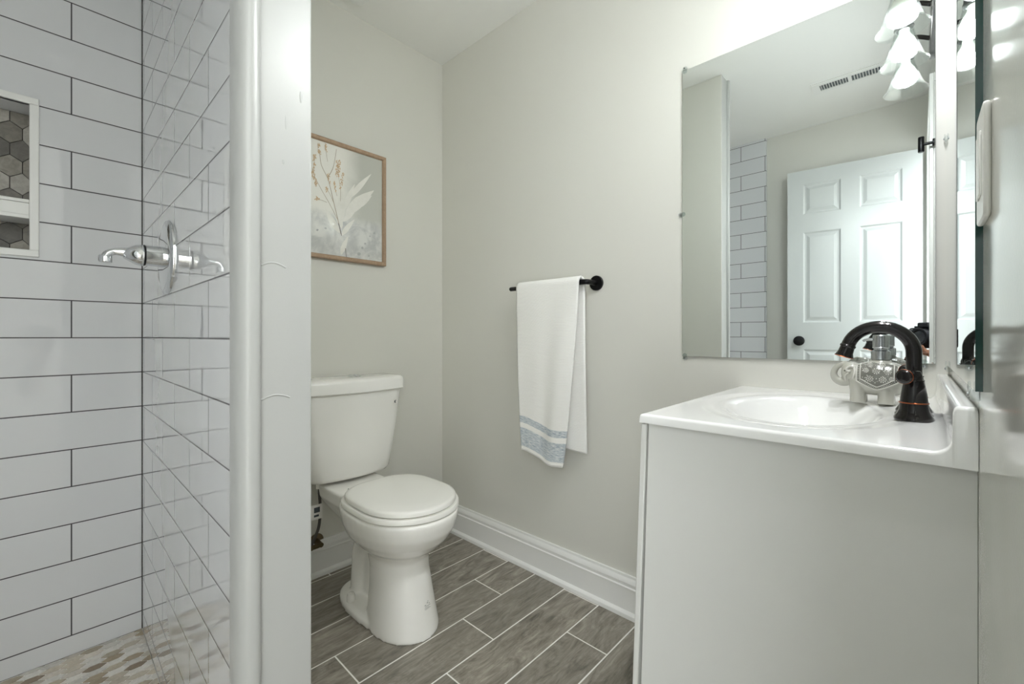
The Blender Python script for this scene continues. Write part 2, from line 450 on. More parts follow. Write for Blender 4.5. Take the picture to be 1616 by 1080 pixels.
# ---- baseboards
def bb_prof(s):   # (distance off wall, z)
    return [(0, 0), (.026, 0), (.026, .006), (.0245, .013), (.020, .018), (.014, .0205), (.014, .094), (.0165, .096), (.0165, .099), (.0125, .102), (.0125, .112), (.0155, .114), (.0135, .122), (.008, .130), (.0075, .138), (0, .138)]
bm = B(); prism(bm, [(XA+d, z) for d, z in bb_prof(1)], 'y', YW, YB); struct('baseboard_left', bm, 'trim', label='white moulded baseboard behind the toilet', smooth=.5)
bm = B(); prism(bm, [(YB-d, z) for d, z in bb_prof(1)], 'x', XA, -.355); struct('baseboard_back', bm, 'trim', label='white moulded baseboard below the towel', smooth=.5)
bm = B(); prism(bm, [(YW+d, z) for d, z in bb_prof(1)], 'x', XA, XE); struct('baseboard_partition', bm, 'trim', label='white baseboard on the partition', smooth=.5)
bm = B(); prism(bm, [(YF+d, z) for d, z in bb_prof(1)], 'x', -.745, XR); struct('baseboard_front', bm, 'trim', label='white baseboard behind the door', smooth=.5)
# ---- door casing
bm = B()
for y0, y1, z0, z1 in ((DY1, DY1+.055, 0, DH+.055), (DY0-.055, DY0, 0, DH+.055), (DY0, DY1, DH, DH+.055)):
    box(bm, (XR-.014, y0, z0), (XR, y1, z1))
box(bm, (XR, DY1-.012, 0), (.153, DY1, DH)); box(bm, (XR, DY0, 0), (.153, DY0+.012, DH)); box(bm, (XR, DY0, DH-.012), (.153, DY1, DH))
struct('trim_8', bm, 'trim', label='white door casing of the open doorway', bevel=.003)
# hallway outside
bm = B(); box(bm, (1.3, -1.6, 0), (1.4, 1.2, 2.4)); struct('wall_hallway', bm, 'wall', label='greige wall of the hallway outside')

# ---- six-panel door, open against the front wall
DW, DT, DHH = .64, .035, 1.995
dloc = Vector((.022, -.648, .012))
dang = PI - math.atan2(.07, .63)
droot = bpy.data.objects.new('door_1', None); link(droot, None, dloc); droot['kind'] = 'structure'
droot['label'] = 'white six-panel door standing open, seen in the mirror'
bm = B()
xs = [0, .085, .275, .365, .555, DW]; zs = [0, .20, .86, 1.03, 1.60, 1.715, 1.905, DHH]
for yy, sgn in ((DT/2, 1), (-DT/2, -1)):
    vg = [[bm.verts.new((x, yy, z)) for z in zs] for x in xs]
    panels = []
    for i in range(5):
        for j in range(7):
            f = bm.faces.new((vg[i][j], vg[i+1][j], vg[i+1][j+1], vg[i][j+1]))
            if i in (1, 3) and j in (1, 3, 5): panels.append(f)
    bmesh.ops.recalc_face_normals(bm, faces=bm.faces)
    for f in panels:
        f.normal_update()
        if f.normal.y*sgn < 0: f.normal_flip()
    for th, dp in ((.012, -.007), (.012, .0), (.024, .0055)):
        bmesh.ops.inset_individual(bm, faces=panels, thickness=th, depth=dp)
bmesh.ops.remove_doubles(bm, verts=bm.verts, dist=1e-5)
for f in ((0, 'x'), (DW, 'x'), (0, 'z'), (DHH, 'z')):
    if f[1] == 'x': quad(bm, [(f[0], -DT/2, 0), (f[0], DT/2, 0), (f[0], DT/2, DHH), (f[0], -DT/2, DHH)])
    else: quad(bm, [(0, -DT/2, f[0]), (DW, -DT/2, f[0]), (DW, DT/2, f[0]), (0, DT/2, f[0])])
mtx = Matrix.Translation(dloc) @ Matrix.Rotation(dang, 4, 'Z')
def door_part(name, bm, mats, parent, **kw):
    bmesh.ops.transform(bm, matrix=mtx, verts=bm.verts); return obj(name, bm, mats, parent, **kw)
door_part('door_leaf', bm, 'door', droot, smooth=0)
bm = B()
for sg in (1, -1):
    lathe(bm, [(0, .031), (.006, .030), (.008, .013), (.028, .012), (.034, .020), (.042, .0265), (.052, .027), (.058, .022), (.060, .0)], (DW-.062, sg*DT/2, .914), (0, sg, 0), 28)
kb = door_part('door_knob', bm, 'black', droot); kb['label'] = 'round black knob'

# ---- ceiling register and exhaust fan
t = thing('ceiling_vent', (-.26, -.195, H), 'white slotted air vent in the ceiling, seen in the mirror', 'vent')
bm = B(); vx0, vx1, vy0, vy1 = -.425, -.095, -.26, -.135
box(bm, (vx0, vy0, H-.006), (vx1, vy0+.03, H)); box(bm, (vx0, vy1-.03, H-.006), (vx1, vy1, H))
for xa_, xb_ in ((vx0, vx0+.035), (vx1-.035, vx1), (-.268, -.252)): box(bm, (xa_, vy0+.03, H-.006), (xb_, vy1-.03, H))
obj('frame', bm, 'trim', t, smooth=0)
bm = B(); box(bm, (vx0+.035, vy0+.03, H-.0012), (vx1-.035, vy1-.03, H-.0004)); obj('duct', bm, 'duct', t)
for k in range(22):
    x = vx0+.041 + k*.0119
    if -.271 < x < -.249: continue
    bm = B(); prism(bm, [(x-.0026, H-.001), (x-.0012, H-.001), (x+.0026, H-.0055), (x+.0012, H-.0055)], 'y', vy0+.03, vy1-.03); obj('louver', bm, 'ceiling', t)
t = thing('exhaust_fan', (-1.555, .76, H), 'white square exhaust fan grille on the ceiling above the toilet', 'fan')
bm = B(); prism(bm, superellipse(-1.555, .76, .125, .125, 9, 48), 'z', H-.012, H); obj('grille', bm, 'trim', t, bevel=.003)
for k in range(9):
    bm = B(); y = .67 + k*.0225; box(bm, (-1.645, y-.004, H-.0125), (-1.465, y+.004, H-.0118)); obj('slot', bm, 'dark', t)

# ================================================================ VANITY
CY0, CX0 = .742, -.373
vt = thing('vanity_cabinet', (-.16, 1.05, 0), 'white vanity cabinet under the sink top, its plain side facing us', 'cabinet')
side = [(-.360, .796), (XR-.0003, .796), (XR-.0003, .0), (-.385, .0), (-.385, .001)]   # slightly out of plumb
for y0, y1 in ((CY0+.012, CY0+.028), (YB-.018, YB-.002)):
    bm = B(); prism(bm, side, 'y', y0, y1); obj('side_panel', bm, 'cab', vt, smooth=0)
bm = B(); box(bm, (-.382, CY0+.028, .07), (XR-.002, YB-.018, .086)); obj('bottom_panel', bm, 'cab', vt, smooth=0)
bm = B()
prism(bm, [(-.3635, .793), (-.3745, .793), (-.4015, .06), (-.3905, .06)], 'y', CY0+.010, YB-.006)
d_ = obj('door', bm, 'cab', vt, bevel=.002)
bm = B(); lathe(bm, [(0, .006), (.014, .006), (.018, .014), (.026, .013), (.027, 0)], (-.383, 1.29, .55), (-1, 0, 0), 20); obj('knob', bm, 'bronze', d_)
bm = B()   # toe kick strip
box(bm, (-.392, CY0+.014, 0), (-.386, YB-.004, .055)); obj('toe_kick', bm, 'cab', vt)

vs = thing('vanity_sink', (-.16, 1.05, .796), 'glossy white sink top with oval basin and raised edge along the wall', 'sink')
SX, SY, SA, SB = -.175, 1.05, .135, .205
def top_z(x, y):
    r = math.hypot((x-SX)/SA, (y-SY)/SB)
    z = .812
    if r < 1.28: z -= .0035 * (1-max(0, (r-1.12)/.16))**1 if r > 1.12 else .0035
    q = min(1, max(0, (1.03-r)/.62))
    z -= .102*q*q*(3-2*q)
    return z
prof = []   # (x, z or None) from front to wall
nx = 92
for i in range(nx+1): prof.append((CX0+.006 + (.012-CX0-.006)*i/nx, None))
for a in range(1, 9):
    t_ = a/8*PI/2; prof.append((.012+.019*math.sin(t_), .812+.019*(1-math.cos(t_))))
prof += [(.0312, .850), (.0316, .862), (.0328, .867), (.0352, .870), (.0495, .870), (.0518, .869), (XR-.0004, .866)]
prof = [(CX0, .799), (CX0, .8065), (CX0+.0012, .8100), (CX0+.0032, .8116)] + prof
ny = 118
def col(x, z):
    cs = []
    for j in range(ny+1):
        y = CY0+.004 + (YB-.0006-CY0-.004)*j/ny
        cs.append((x, y, top_z(x, y) if z is None else z))
    return cs
bm = B()
G = [[bm.verts.new(p) for p in col(x, z)] for x, z in prof]
for i in range(len(G)-1):
    for j in range(ny): bm.faces.new((G[i][j], G[i+1][j], G[i+1][j+1], G[i][j+1]))
# rounded near edge, near face, underside
e1 = [bm.verts.new((g[0].co.x, CY0+.0012, g[0].co.z-.0014 if k > 3 else g[0].co.z-.0004)) for k, g in enumerate(G)]
e2 = [bm.verts.new((g[0].co.x, CY0, max(g[0].co.z-.0045, .7975))) for g in G]
e3 = [bm.verts.new((g[0].co.x, CY0, .796)) for g in G]
for i in range(len(G)-1):
    bm.faces.new((G[i][0], e1[i], e1[i+1], G[i+1][0])); bm.faces.new((e1[i], e2[i], e2[i+1], e1[i+1])); bm.faces.new((e2[i], e3[i], e3[i+1], e2[i+1]))
e4 = [bm.verts.new((CX0, v.co.y, .796)) for v in G[0]]
for j in range(ny): bm.faces.new((G[0][j], G[0][j+1], e4[j+1], e4[j]))
bmesh.ops.remove_doubles(bm, verts=bm.verts, dist=1e-6)
obj('basin_top', bm, 'marble', vs, smooth=1.0)
bm = B(); lathe(bm, [(0, .020), (.002, .021), (.003, .016), (.0025, .006), (.003, 0)], (SX, SY, .7035), (0, 0, 1), 24); dr = obj('drain', bm, 'bronze', vs); dr['label'] = 'dark drain stopper'

# ---- faucet
FX, FY = -.004, 1.055
ft = thing('faucet', (FX, FY, .812), 'dark bronze gooseneck faucet with copper-edged bell handles on the sink top', 'faucet')
def bell_prof(): return [(0, .0262), (.0035, .0265), (.007, .0245), (.012, .0215), (.018, .0195), (.0285, .0183), (.0290, .0192), (.0305, .0192), (.031, .0181), (.045, .0168), (.058, .0145), (.066, .0125), (.0665, .0138), (.0685, .0138), (.069, .0115), (.076, .0110), (.083, .0085), (.086, 0)]
for yy, sg in ((1.002, -1), (1.108, 1)):
    bm = B(); lathe(bm, bell_prof(), (FX, yy, .812), (0, 0, 1), 36)
    hd = obj('handle', bm, 'bronze', ft, smooth=.8)
    bm = B(); lathe(bm, [(.0286, .0187), (.0292, .0196), (.0303, .0196), (.0309, .0187)], (FX, yy, .812), (0, 0, 1), 36, cap=False); rg = obj('ring', bm, 'copper', hd); rg['label'] = 'copper ring'
    bm = B(); dv = Vector((-.34, sg*.94, .0)).normalized()
    o = Vector((FX, yy, .812+.075))
    lathe(bm, [(.0, .006), (.012, .005), (.018, .0055), (.026, .0095), (.0335, .0118), (.0345, .0118), (.037, .009), (.038, 0)], o, dv, 24)
    lv = obj('lever', bm, 'bronze', hd)
    bm = B(); lathe(bm, [(.0332, .0121), (.0340, .0124), (.0349, .0119)], o, dv, 24, cap=False); obj('lever_edge', bm, 'copper', hd)
bm = B(); lathe(bm, [(0, .0262), (.004, .0262), (.009, .0215), (.016, .0185), (.030, .0165), (.045, .0140), (.05, .0125)], (FX, FY, .812), (0, 0, 1), 36); obj('spout_base', bm, 'bronze', ft, smooth=.8)
bm = B(); R_ = .0475; cz_ = .9245
path = [(FX, FY, .85), (FX, FY, .90)] + [(FX - R_ + R_*math.cos(a), FY, cz_ + R_*math.sin(a)) for a in [i*PI/20*.93 for i in range(21)]]
tube(bm, path, .0112, 20); sp = obj('spout', bm, 'bronze', ft, smooth=.9)
tip = Vector(path[-1]); td = (Vector(path[-1])-Vector(path[-2])).normalized()
bm = B(); lathe(bm, [(-.004, .0113), (-.002, .0128), (0, .0128), (.002, .0115), (.012, .0122), (.018, .0145), (.0205, .0155), (.0205, .010)], tip, td, 28); obj('spout_tip', bm, 'bronze', sp)
bm = B(); lathe(bm, [(.0196, .0152), (.0202, .0158), (.0210, .0152)], tip, td, 28, cap=False); obj('tip_edge', bm, 'copper', sp)

# ---- elephant soap dispenser
EX, EY, EZ = -.060, 1.205, .8125
M['glaze'] = plain('pale_grey_glaze', '#B9B8AE', .12, coat=.8)
M['relief'] = plain('relief_glaze', '#D2D1C9', .15, coat=.7)
M['crackle'] = plain('grey_antiqued_glaze', '#77776F', .2, coat=.7)
et = thing('soap_dispenser', (EX, EY, EZ), 'pale grey ceramic elephant soap dispenser with chrome pump behind the faucet', 'soap dispenser')
BA, BBb, BC = .047, .034, .0375; bz = EZ+.0535
LUMPS = [((EX, bz), (BA, BBb, BC)), ((EX+.016, bz-.002), (.036, .034, .037)), ((EX-.018, bz-.002), (.033, .033, .035)), ((EX-.046, bz+.008), (.018, .019, .022)), ((EX-.044, bz+.018), (.016, .016, .0145))]
bm = B()
for (cx, cz), r in LUMPS: ball(bm, (cx, EY, cz), r, 24)
for dx in (-.033, .013):
    for sy in (-1, 1):
        tube(bm, [(EX+dx, EY+sy*.014, EZ+.05), (EX+dx, EY+sy*.016, EZ+.018), (EX+dx, EY+sy*.0175, EZ)], [.0160, .0138, .0148], 16)
tr = smooth_path([(EX-.046, EY, bz-.006), (EX-.060, EY, bz-.0125), (EX-.0715, EY, bz-.008), (EX-.0765, EY, bz+.004), (EX-.0725, EY, bz+.0175), (EX-.062, EY, bz+.0265), (EX-.052, EY, bz+.029)], 6)
tube(bm, tr, [.0120, .0088, .0066, .0056, .0052], 14)
tube(bm, smooth_path([(EX+.044, EY, bz+.008), (EX+.053, EY, bz-.006), (EX+.050, EY-.004, bz-.028)], 5), [.005, .0035], 10)
lathe(bm, [(0, .020), (.006, .016), (.008, .0145)], (EX+.004, EY, bz+.031), (0, 0, 1), 24)
bo = obj('body', bm, 'glaze', et); remesh(bo, .0014, 5)
def on_body(x, z, sy, off=.0):
    """point on the flank of the body"""
    q = 0.004
    for (cx, cz), r in LUMPS:
        t_ = 1-((x-cx)/r[0])**2-((z-cz)/r[2])**2
        if t_ > 0: q = max(q, r[1]*math.sqrt(t_))
    return (x, EY + sy*(q+off), z)
for sy in (-1, 1):
    bm = B()   # ear: curled flap with a spiral top
    for pe, r0, r1 in (([(-.049, .012), (-.052, .015), (-.0505, .020), (-.045, .0225), (-.039, .019), (-.0375, .010), (-.041, -.004), (-.0435, -.018), (-.041, -.030)], .0024, .0026),
                       ([(-.048, .009), (-.0535, .004), (-.0545, -.005), (-.050, -.016), (-.0445, -.025)], .0020, .0018)):
        tube(bm, [on_body(EX+p.x, bz+p.z, sy, .0004) for p in smooth_path([(a, 0, c) for a, c in pe], 6)], [r0, r1, r1, r0*.7], 10)
    ball(bm, on_body(EX-.0475, bz+.0125, sy, .0004), .0030, 12)
    obj('ear', bm, 'relief', et, smooth=1.3)
    bm = B(); ball(bm, on_body(EX-.0555, bz+.0135, sy, .0), .0018, 10); obj('eye', bm, 'crackle', et)
    # saddle cloth: antiqued shell with raised borders and flowers
    bm = B(); n1, n2 = 30, 18; CXo, CW = -.001, .0335
    def edge_low(u): return -.0065 - .0165*(1-abs(u)**1.25)
    g = []
    for i in range(n1+1):
        u = -1+2*i/n1; x = EX+CXo+u*CW
        lo, hi = edge_low(u), .0335*(1-.25*abs(u)**2)
        g.append([bm.verts.new(on_body(x, bz + lo+(hi-lo)*j/n2, sy, .0010)) for j in range(n2+1)])
    for i in range(n1):
        for j in range(n2): bm.faces.new((g[i][j], g[i+1][j], g[i+1][j+1], g[i][j+1]))
    sc_ = obj('saddle_cloth', bm, 'crackle', et, smooth=1.3)
    bm = B()
    for sh, rr in ((0, .0017), (.0062, .0012)):
        pl = []
        for i in range(-6, 29):
            if i < 0: u = -1; zz = edge_low(-1) + (-i)/6*.032
            elif i > 22: u = 1; zz = edge_low(1) + (i-22)/6*.032
            else: u = -1+2*i/22; zz = edge_low(u)
            k = 1 - sh/CW
            pl.append(on_body(EX+CXo+u*CW*k, bz+zz+(sh*.95 if -1 < u < 1 else sh*.6), sy, .0012))
        tube(bm, pl, rr, 10)
    for i in range(1, 24):
        u = -1+2*i/24; ball(bm, on_body(EX+CXo+u*(CW-.003), bz+edge_low(u)+.0031, sy, .0012), .0010, 8)
    for sg in (-1, 1):
        for i in range(8): ball(bm, on_body(EX+CXo+sg*(CW-.0031), bz-.002+i*.0036, sy, .0012), .0010, 8)
    for fx, fz, fr in ((-.0125, -.0005, .0068), (.0085, -.0015, .0068), (-.002, .0155, .0066), (-.0185, .0165, .0052), (.0165, .0145, .0062), (.0225, .000, .0048), (.008, .0275, .005), (-.012, .0275, .005)):
        pts = [on_body(EX+fx+fr*.30*math.cos(t), bz+fz+fr*.30*math.sin(t), sy, .0010) for t in [2*PI*k/12 for k in range(13)]]
        tube(bm, pts, .0007, 8)
        for k in range(9):
            t = k*2*PI/9
            pts = [on_body(EX+fx+fr*q*math.cos(t), bz+fz+fr*q*math.sin(t), sy, .0006) for q in (.55, .75, .97)]
            tube(bm, pts, [.0009, .0014, .0010], 8)
    for k in range(46):     # little curls between the flowers
        u = random.uniform(-.78, .78); zz = random.uniform(edge_low(u)+.010, .029)
        ball(bm, on_body(EX+CXo+u*CW, bz+zz, sy, .0004), random.uniform(.0008, .0013), 6)
    obj('relief', bm, 'relief', sc_, smooth=1.3)
bm = B(); pz = bz+.038
M['steel'] = plain('brushed_steel', '#B9BCBE', .22, metal=1.0)
PX = EX+.004
lathe(bm, [(0, .0150), (.001, .0165), (.0185, .0165), (.0195, .0150), (.0215, .0115), (.0245, .0115), (.025, .0135), (.0265, .0142), (.0275, .0136), (.051, .0136), (.053, .0125), (.0535, 0)], (PX, EY, pz), (0, 0, 1), 32)
tube(bm, [(PX-.008, EY, pz+.0435), (PX-.020, EY, pz+.0435), (PX-.027, EY, pz+.042), (PX-.0295, EY, pz+.0395)], [.0034, .003, .0026, .0022], 12)
pp = obj('pump', bm, 'steel', et, smooth=.5); pp['label'] = 'chrome pump head with thin nozzle'

# ---- mirrors (glass + clear plastic clips)
def mirror(name, a, b, axis, label, clips):
    loc = ((a[0]+b[0])/2, (a[1]+b[1])/2, a[2])
    t = thing(name, loc, label, 'mirror')
    bm = B(); fs = box(bm, a, b, 1)
    for f in fs:
        f.normal_update(); c = f.calc_center_median()
        if axis == 'y' and abs(c.y-min(a[1], b[1])) < 1e-5: f.material_index = 0
        if axis == 'x' and abs(c.x-min(a[0], b[0])) < 1e-5: f.material_index = 0
    obj('glass', bm, ['mirror', 'edge'], t, smooth=0)
    for p, up in clips:
        p = Vector(p); bm = B(); n = Vector((0, -1, 0)) if axis == 'y' else Vector((-1, 0, 0))
        lathe(bm, [(0, .0065), (.007, .0065), (.0085, .005), (.009, 0)], p, n, 16)
        q = p + Vector(up)*.009 + n*.0075
        lathe(bm, [(0, .007), (.002, .0065), (.0025, 0)], q, n, 16)
        c = obj('clip', bm, 'clear', t)
        bm = B(); lathe(bm, [(.009, .003), (.0105, .0026), (.011, 0)], p, n, 10); obj('screw', bm, 'steel', c)
MZ0, MZ1 = .893, 1.782
mirror('wall_mirror', (-.535, YB-.006, MZ0), (.030, YB, MZ1), 'y', 'large frameless mirror on the towel bar wall reflecting the white door',
       [((-.528, YB, MZ1+.006), (0, 0, -1)), ((-.542, YB, 1.335), (1, 0, 0)), ((-.528, YB, MZ0-.007), (0, 0, 1)), ((.012, YB, MZ0-.007), (0, 0, 1))])
mirror('wall_mirror', (XR-.006, .700, MZ0), (XR, 1.343, MZ1), 'x', 'frameless mirror seen edge-on with green glass edge beside the light switch',
       [((XR, .735, MZ0-.007), (0, 0, 1)), ((XR, 1.29, MZ0-.007), (0, 0, 1)), ((XR, 1.350, 1.39), (0, -1, 0)), ((XR, .735, MZ1+.006), (0, 0, -1))])

# ---- light switch
st = thing('light_switch', (XR, .660, 1.073), 'white light switch plate on the wall at the right edge', 'light switch')
bm = B(); prism(bm, superellipse(.660, 1.130, .034, .0575, 12, 48), 'x', XR-.0055, XR); obj('plate', bm, 'plastic', st, bevel=.002)
bm = B(); box(bm, (XR-.0072, .644, 1.097), (XR-.005, .676, 1.163)); obj('rocker', bm, 'plastic', st, bevel=.0015)
# ---- robe hook
ht = thing('robe_hook', (XR, .15, 1.755), 'small black robe hook reflected at the right edge of the large mirror', 'hook')
bm = B(); lathe(bm, [(0, .016), (.005, .016), (.006, .006), (.034, .006)], (XR, .15, 1.775), (-1, 0, 0), 20); obj('post', bm, 'black', ht)
bm = B(); lathe(bm, [(0, .0095), (.002, .0105), (.062, .0105), (.064, .0095)], (XR-.040, .15, 1.744), (0, 0, 1), 20); obj('peg', bm, 'black', ht)

# ---- three-light vanity fixture above the mirror
LX, LZ = -.031, 1.842
lt = thing('vanity_light', (XR, .80, LZ), 'three-lamp vanity light with clear bell shades above the mirror', 'light fixture')
bm = B(); prism(bm, superellipse(.80, 2.005, .30, .052, 8, 48), 'x', XR-.022, XR); obj('backplate', bm, 'bronze', lt, bevel=.004)
for yy in (1.020, .800, .585):
    bm = B(); tube(bm, smooth_path([(XR-.02, yy, 2.005), (XR-.055, yy, 2.025), (LX-.004, yy, 2.025), (LX, yy, 1.998), (LX, yy, 1.98)], 6), .007, 12); obj('arm', bm, 'bronze', lt)
    bm = B(); lathe(bm, [(0.1575, 0.0095), (0.1554, 0.0210), (0.1239, 0.0226), (0.1176, 0.0252), (0.1134, 0.0252), (0.1113, 0.0189)], (LX, yy, LZ), (0, 0, 1), 28); obj('socket', bm, 'bronze', lt)
    bm = B(); lathe(bm, [(0.1176, 0.0236), (0.1050, 0.0247), (0.0840, 0.0289), (0.0609, 0.0357), (0.0378, 0.0425), (0.0189, 0.0494), (0.0063, 0.0562), (0.0011, 0.0604), (0.0000, 0.0614)], (LX, yy, LZ), (0, 0, 1), 40, cap=False)
    so = obj('shade', bm, 'shade', lt, smooth=1.2); so['label'] = 'clear glass bell shade'
    sm = so.modifiers.new('thickness', 'SOLIDIFY'); sm.thickness = .0022
    bm = B(); lathe(bm, [(0.1124, 0.0137), (0.0998, 0.0142), (0.0903, 0.0179), (0.0756, 0.0263), (0.0630, 0.0305), (0.0525, 0.0317), (0.0504, 0.0305)], (LX, yy, LZ), (0, 0, 1), 28); bs = obj('bulb', bm, 'plastic', lt, smooth=1.2); bs['label'] = 'white bulb with a glowing dome'
    bm = B(); lathe(bm, [(0.0520, 0.0311), (0.0462, 0.0315), (0.0336, 0.0284), (0.0231, 0.0189), (0.0179, 0.0084), (0.0170, 0.0000)], (LX, yy, LZ), (0, 0, 1), 28); obj('glowing_dome', bm, 'bulb', bs, smooth=1.2)

# ================================================================ TOILET
TYC = .812
def tl(u, v, z): return (XA+u, TYC+v, z)
tt = thing('toilet', (XA+.4, TYC, 0), 'white two-piece toilet with its lid closed, under the framed picture', 'toilet')
def egg(ub, uf, hw, z, e=2.2, n=48, rear=.42):
    """plan outline: rounded nose at the front (uf), flatter at the back (ub)"""
    c = ub + (uf-ub)*rear if uf-ub > hw else (ub+uf)/2
    c = max(uf-hw*1.06, ub+.02) if rear is None else c
    out = []
    for k in range(n):
        a = 2*PI*k/n; cs, sn = math.cos(a), math.sin(a)
        if cs >= 0: u = c+(uf-c)*abs(cs)**(2/2.05); v = hw*math.copysign(abs(sn)**(2/2.05), sn)
        else: u = c-(c-ub)*abs(cs)**(2/e); v = hw*math.copysign(abs(sn)**(2/e), sn)
        out.append(tl(u, v, z))
    return out
bm = B()
loft(bm, [egg(a, b, h_, z, 2.4, rear=r_) for z, a, b, h_, r_ in (
    (.0, .355, .632, .106, .5), (.012, .36, .630, .105, .5), (.06, .365, .618, .099, .5), (.12, .367, .604, .092, .5), (.19, .36, .590, .086, .5), (.232, .345, .588, .087, .5), (.252, .32, .602, .100, .5),
    (.275, .295, .634, .127, .5), (.305, .27, .666, .150, .5), (.338, .255, .688, .163, .5), (.37, .25, .698, .170, .5), (.388, .25, .700, .172, .5), (.394, .252, .698, .170, .5))])
loft(bm, [egg(.165, .60, .112, 0, 2.6, rear=.45), egg(.167, .598, .111, .020, 2.6, rear=.45), egg(.18, .585, .100, .030, 2.6, rear=.45)])   # foot flange
loft(bm, [[tl(p[0], p[1], z) for p in superellipse(.31, 0, a, b, 3, 40)] for z, a, b in ((.02, .09, .040), (.12, .09, .042), (.20, .105, .046), (.28, .12, .065), (.34, .13, .09))])   # trap column
for sy in (-1, 1):    # trapway bulge
    tube(bm, smooth_path([tl(.41, sy*.040, .27), tl(.35, sy*.044, .25), tl(.295, sy*.042, .20), tl(.275, sy*.038, .13), tl(.26, sy*.036, .03)], 6), [.038, .034, .032, .030, .030], 18)
loft(bm, [[tl(p[0], p[1], z) for p in superellipse(c, 0, a, b, 5, 40)] for z, c, a, b in ((.26, .22, .10, .055), (.31, .18, .155, .085), (.345, .17, .165, .105), (.388, .168, .165, .112), (.394, .168, .163, .110))])  # rear deck
bw = obj('bowl', bm, 'china', tt); remesh(bw, .005, 7)
def seat_ring(z, k, du=0):
    out = []
    for i in range(56):
        a = 2*PI*i/56; cs, sn = math.cos(a), math.sin(a)
        c = .520
        if cs >= 0: u = c+(.174+du)*k*cs; v = .166*k*sn
        else: u = c-.232*k*abs(cs)**(2/5); v = .166*(1-.30*abs(cs)**2.5)*k*math.copysign(abs(sn)**(2/(2+2*abs(cs))), sn)
        out.append(tl(u, v, z))
    return out
bm = B(); loft(bm, [seat_ring(0.3960, .975), seat_ring(0.3990, 1.0), seat_ring(0.4095, 1.0), seat_ring(0.4130, .985)]); obj('seat', bm, 'plastic', tt, smooth=.9)
bm = B(); loft(bm, [seat_ring(0.4150, .925), seat_ring(0.4175, .945), seat_ring(0.4270, .942), seat_ring(0.4315, .925), seat_ring(0.4335, .87), seat_ring(0.4355, .6), seat_ring(0.4360, .2)]); obj('lid', bm, 'plastic', tt, smooth=.9)
for sy in (-1, 1):
    bm = B(); lathe(bm, [(0, .009), (.036, .009)], tl(.298, sy*.075-.018, .412), (0, 1, 0), 16); obj('hinge', bm, 'plastic', tt)
def tank_ring(z, hw, u0, u1, bow, rc=.04, n=10):
    pts = [(u0, -hw+.006), (u0, hw-.006)]
    out = []
    # rear corners (small), front corners (rounded), bowed front
    def arc(cu, cv, r, a0, a1, k=6): return [(cu+r*math.cos(a0+(a1-a0)*i/k), cv+r*math.sin(a0+(a1-a0)*i/k)) for i in range(k+1)]
    p = arc(u0+.012, -hw+.012, .012, PI*1.5, PI, 4)
    p = list(reversed(p))
    p = [(u0+.012-.012*math.cos(a), -hw+.012-.012*math.sin(a)) for a in [i*PI/8 for i in range(5)]]       # from left rear wall to side
    p = p[:]
    q = [(u1-rc+rc*math.sin(a), -hw+rc-rc*math.cos(a)) for a in [i*PI/16 for i in range(9)]]
    s_ = [(u1+bow*(1-(v/(hw-rc))**2), v) for v in [(-hw+rc)+(2*(hw-rc))*i/n for i in range(1, n)]]
    q2 = [(a, -b) for a, b in reversed(q)]; p2 = [(a, -b) for a, b in reversed(p)]
    return [tl(a, b, z) for a, b in p+q+s_+q2+p2]
bm = B(); loft(bm, [tank_ring(z, hw, .022, u1, .018*k, .05) for z, hw, u1, k in ((.406, .148, .150, .7), (.411, .157, .162, .8), (.424, .165, .169, .9), (.50, .176, .176, 1), (.60, .190, .184, 1), (.70, .200, .190, 1), (.741, .205, .193, 1))]); obj('tank', bm, 'china', tt, smooth=.8)
bm = B(); loft(bm, [tank_ring(z, hw, u0, u1, .020, .052) for z, hw, u0, u1 in ((.741, .213, .016, .201), (.743, .2155, .014, .2035), (.779, .2155, .014, .2035), (.788, .212, .017, .200), (.793, .202, .024, .190), (.7945, .16, .05, .15))]); obj('tank_lid', bm, 'china', tt, smooth=.8)
bm = B(); lathe(bm, [(0, .025), (.006, .025), (.010, .0215), (.0115, .0)], tl(.12, .02, .7935), (0, 0, 1), 28); fb = obj('flush_button', bm, 'chrome', tt); fb['label'] = 'round chrome flush button'
for sy in (-1, 1):
    bm = B(); lathe(bm, [(0, .015), (.016, .014), (.026, .011), (.030, 0)], tl(.305, sy*.088, .028), (0, 0, 1), 20); obj('bolt_cap', bm, 'china', tt)
# small printed labels
bm = B(); u_ = .2185
u_ = .2035
for (pts, m) in (([(-.011, -.012), (.011, -.010), (.012, .010), (-.008, .011)], 0), ([(-.005, -.004), (.002, -.007), (.0, .001), (.005, .006), (-.004, .004)], 1)):
    f = bm.faces.new([bm.verts.new(tl(.2045+(.0005 if m else 0)-abs(p[0])*.12, .151+p[0], .690+p[1])) for p in pts]); f.material_index = m
sk = obj('sticker', bm, ['paper', 'ink'], tt, smooth=0); sk['label'] = 'small white sticker with a dark mark'
bm = B()
for k, (a0, z0, wd, hh) in enumerate(((-.010, .101, .006, .003), (-.002, .106, .005, .004), (.006, .102, .005, .003), (0, .096, .024, .002), (-.003, .091, .020, .0018), (.002, .087, .026, .0015), (.0, .111, .003, .003))):
    v0, v1 = a0-wd/2+.012, a0+wd/2+.012
    def fu(v): return .493+.1225*math.sqrt(max(0, 1-(v/.096)**2))+.003
    bm.faces.new([bm.verts.new(tl(fu(v), v, z)) for v, z in ((v0, z0), (v1, z0), (v1, z0+hh), (v0, z0+hh))])
em = obj('emblem', bm, 'grey', tt, smooth=0); em['label'] = 'faint grey printed emblem'

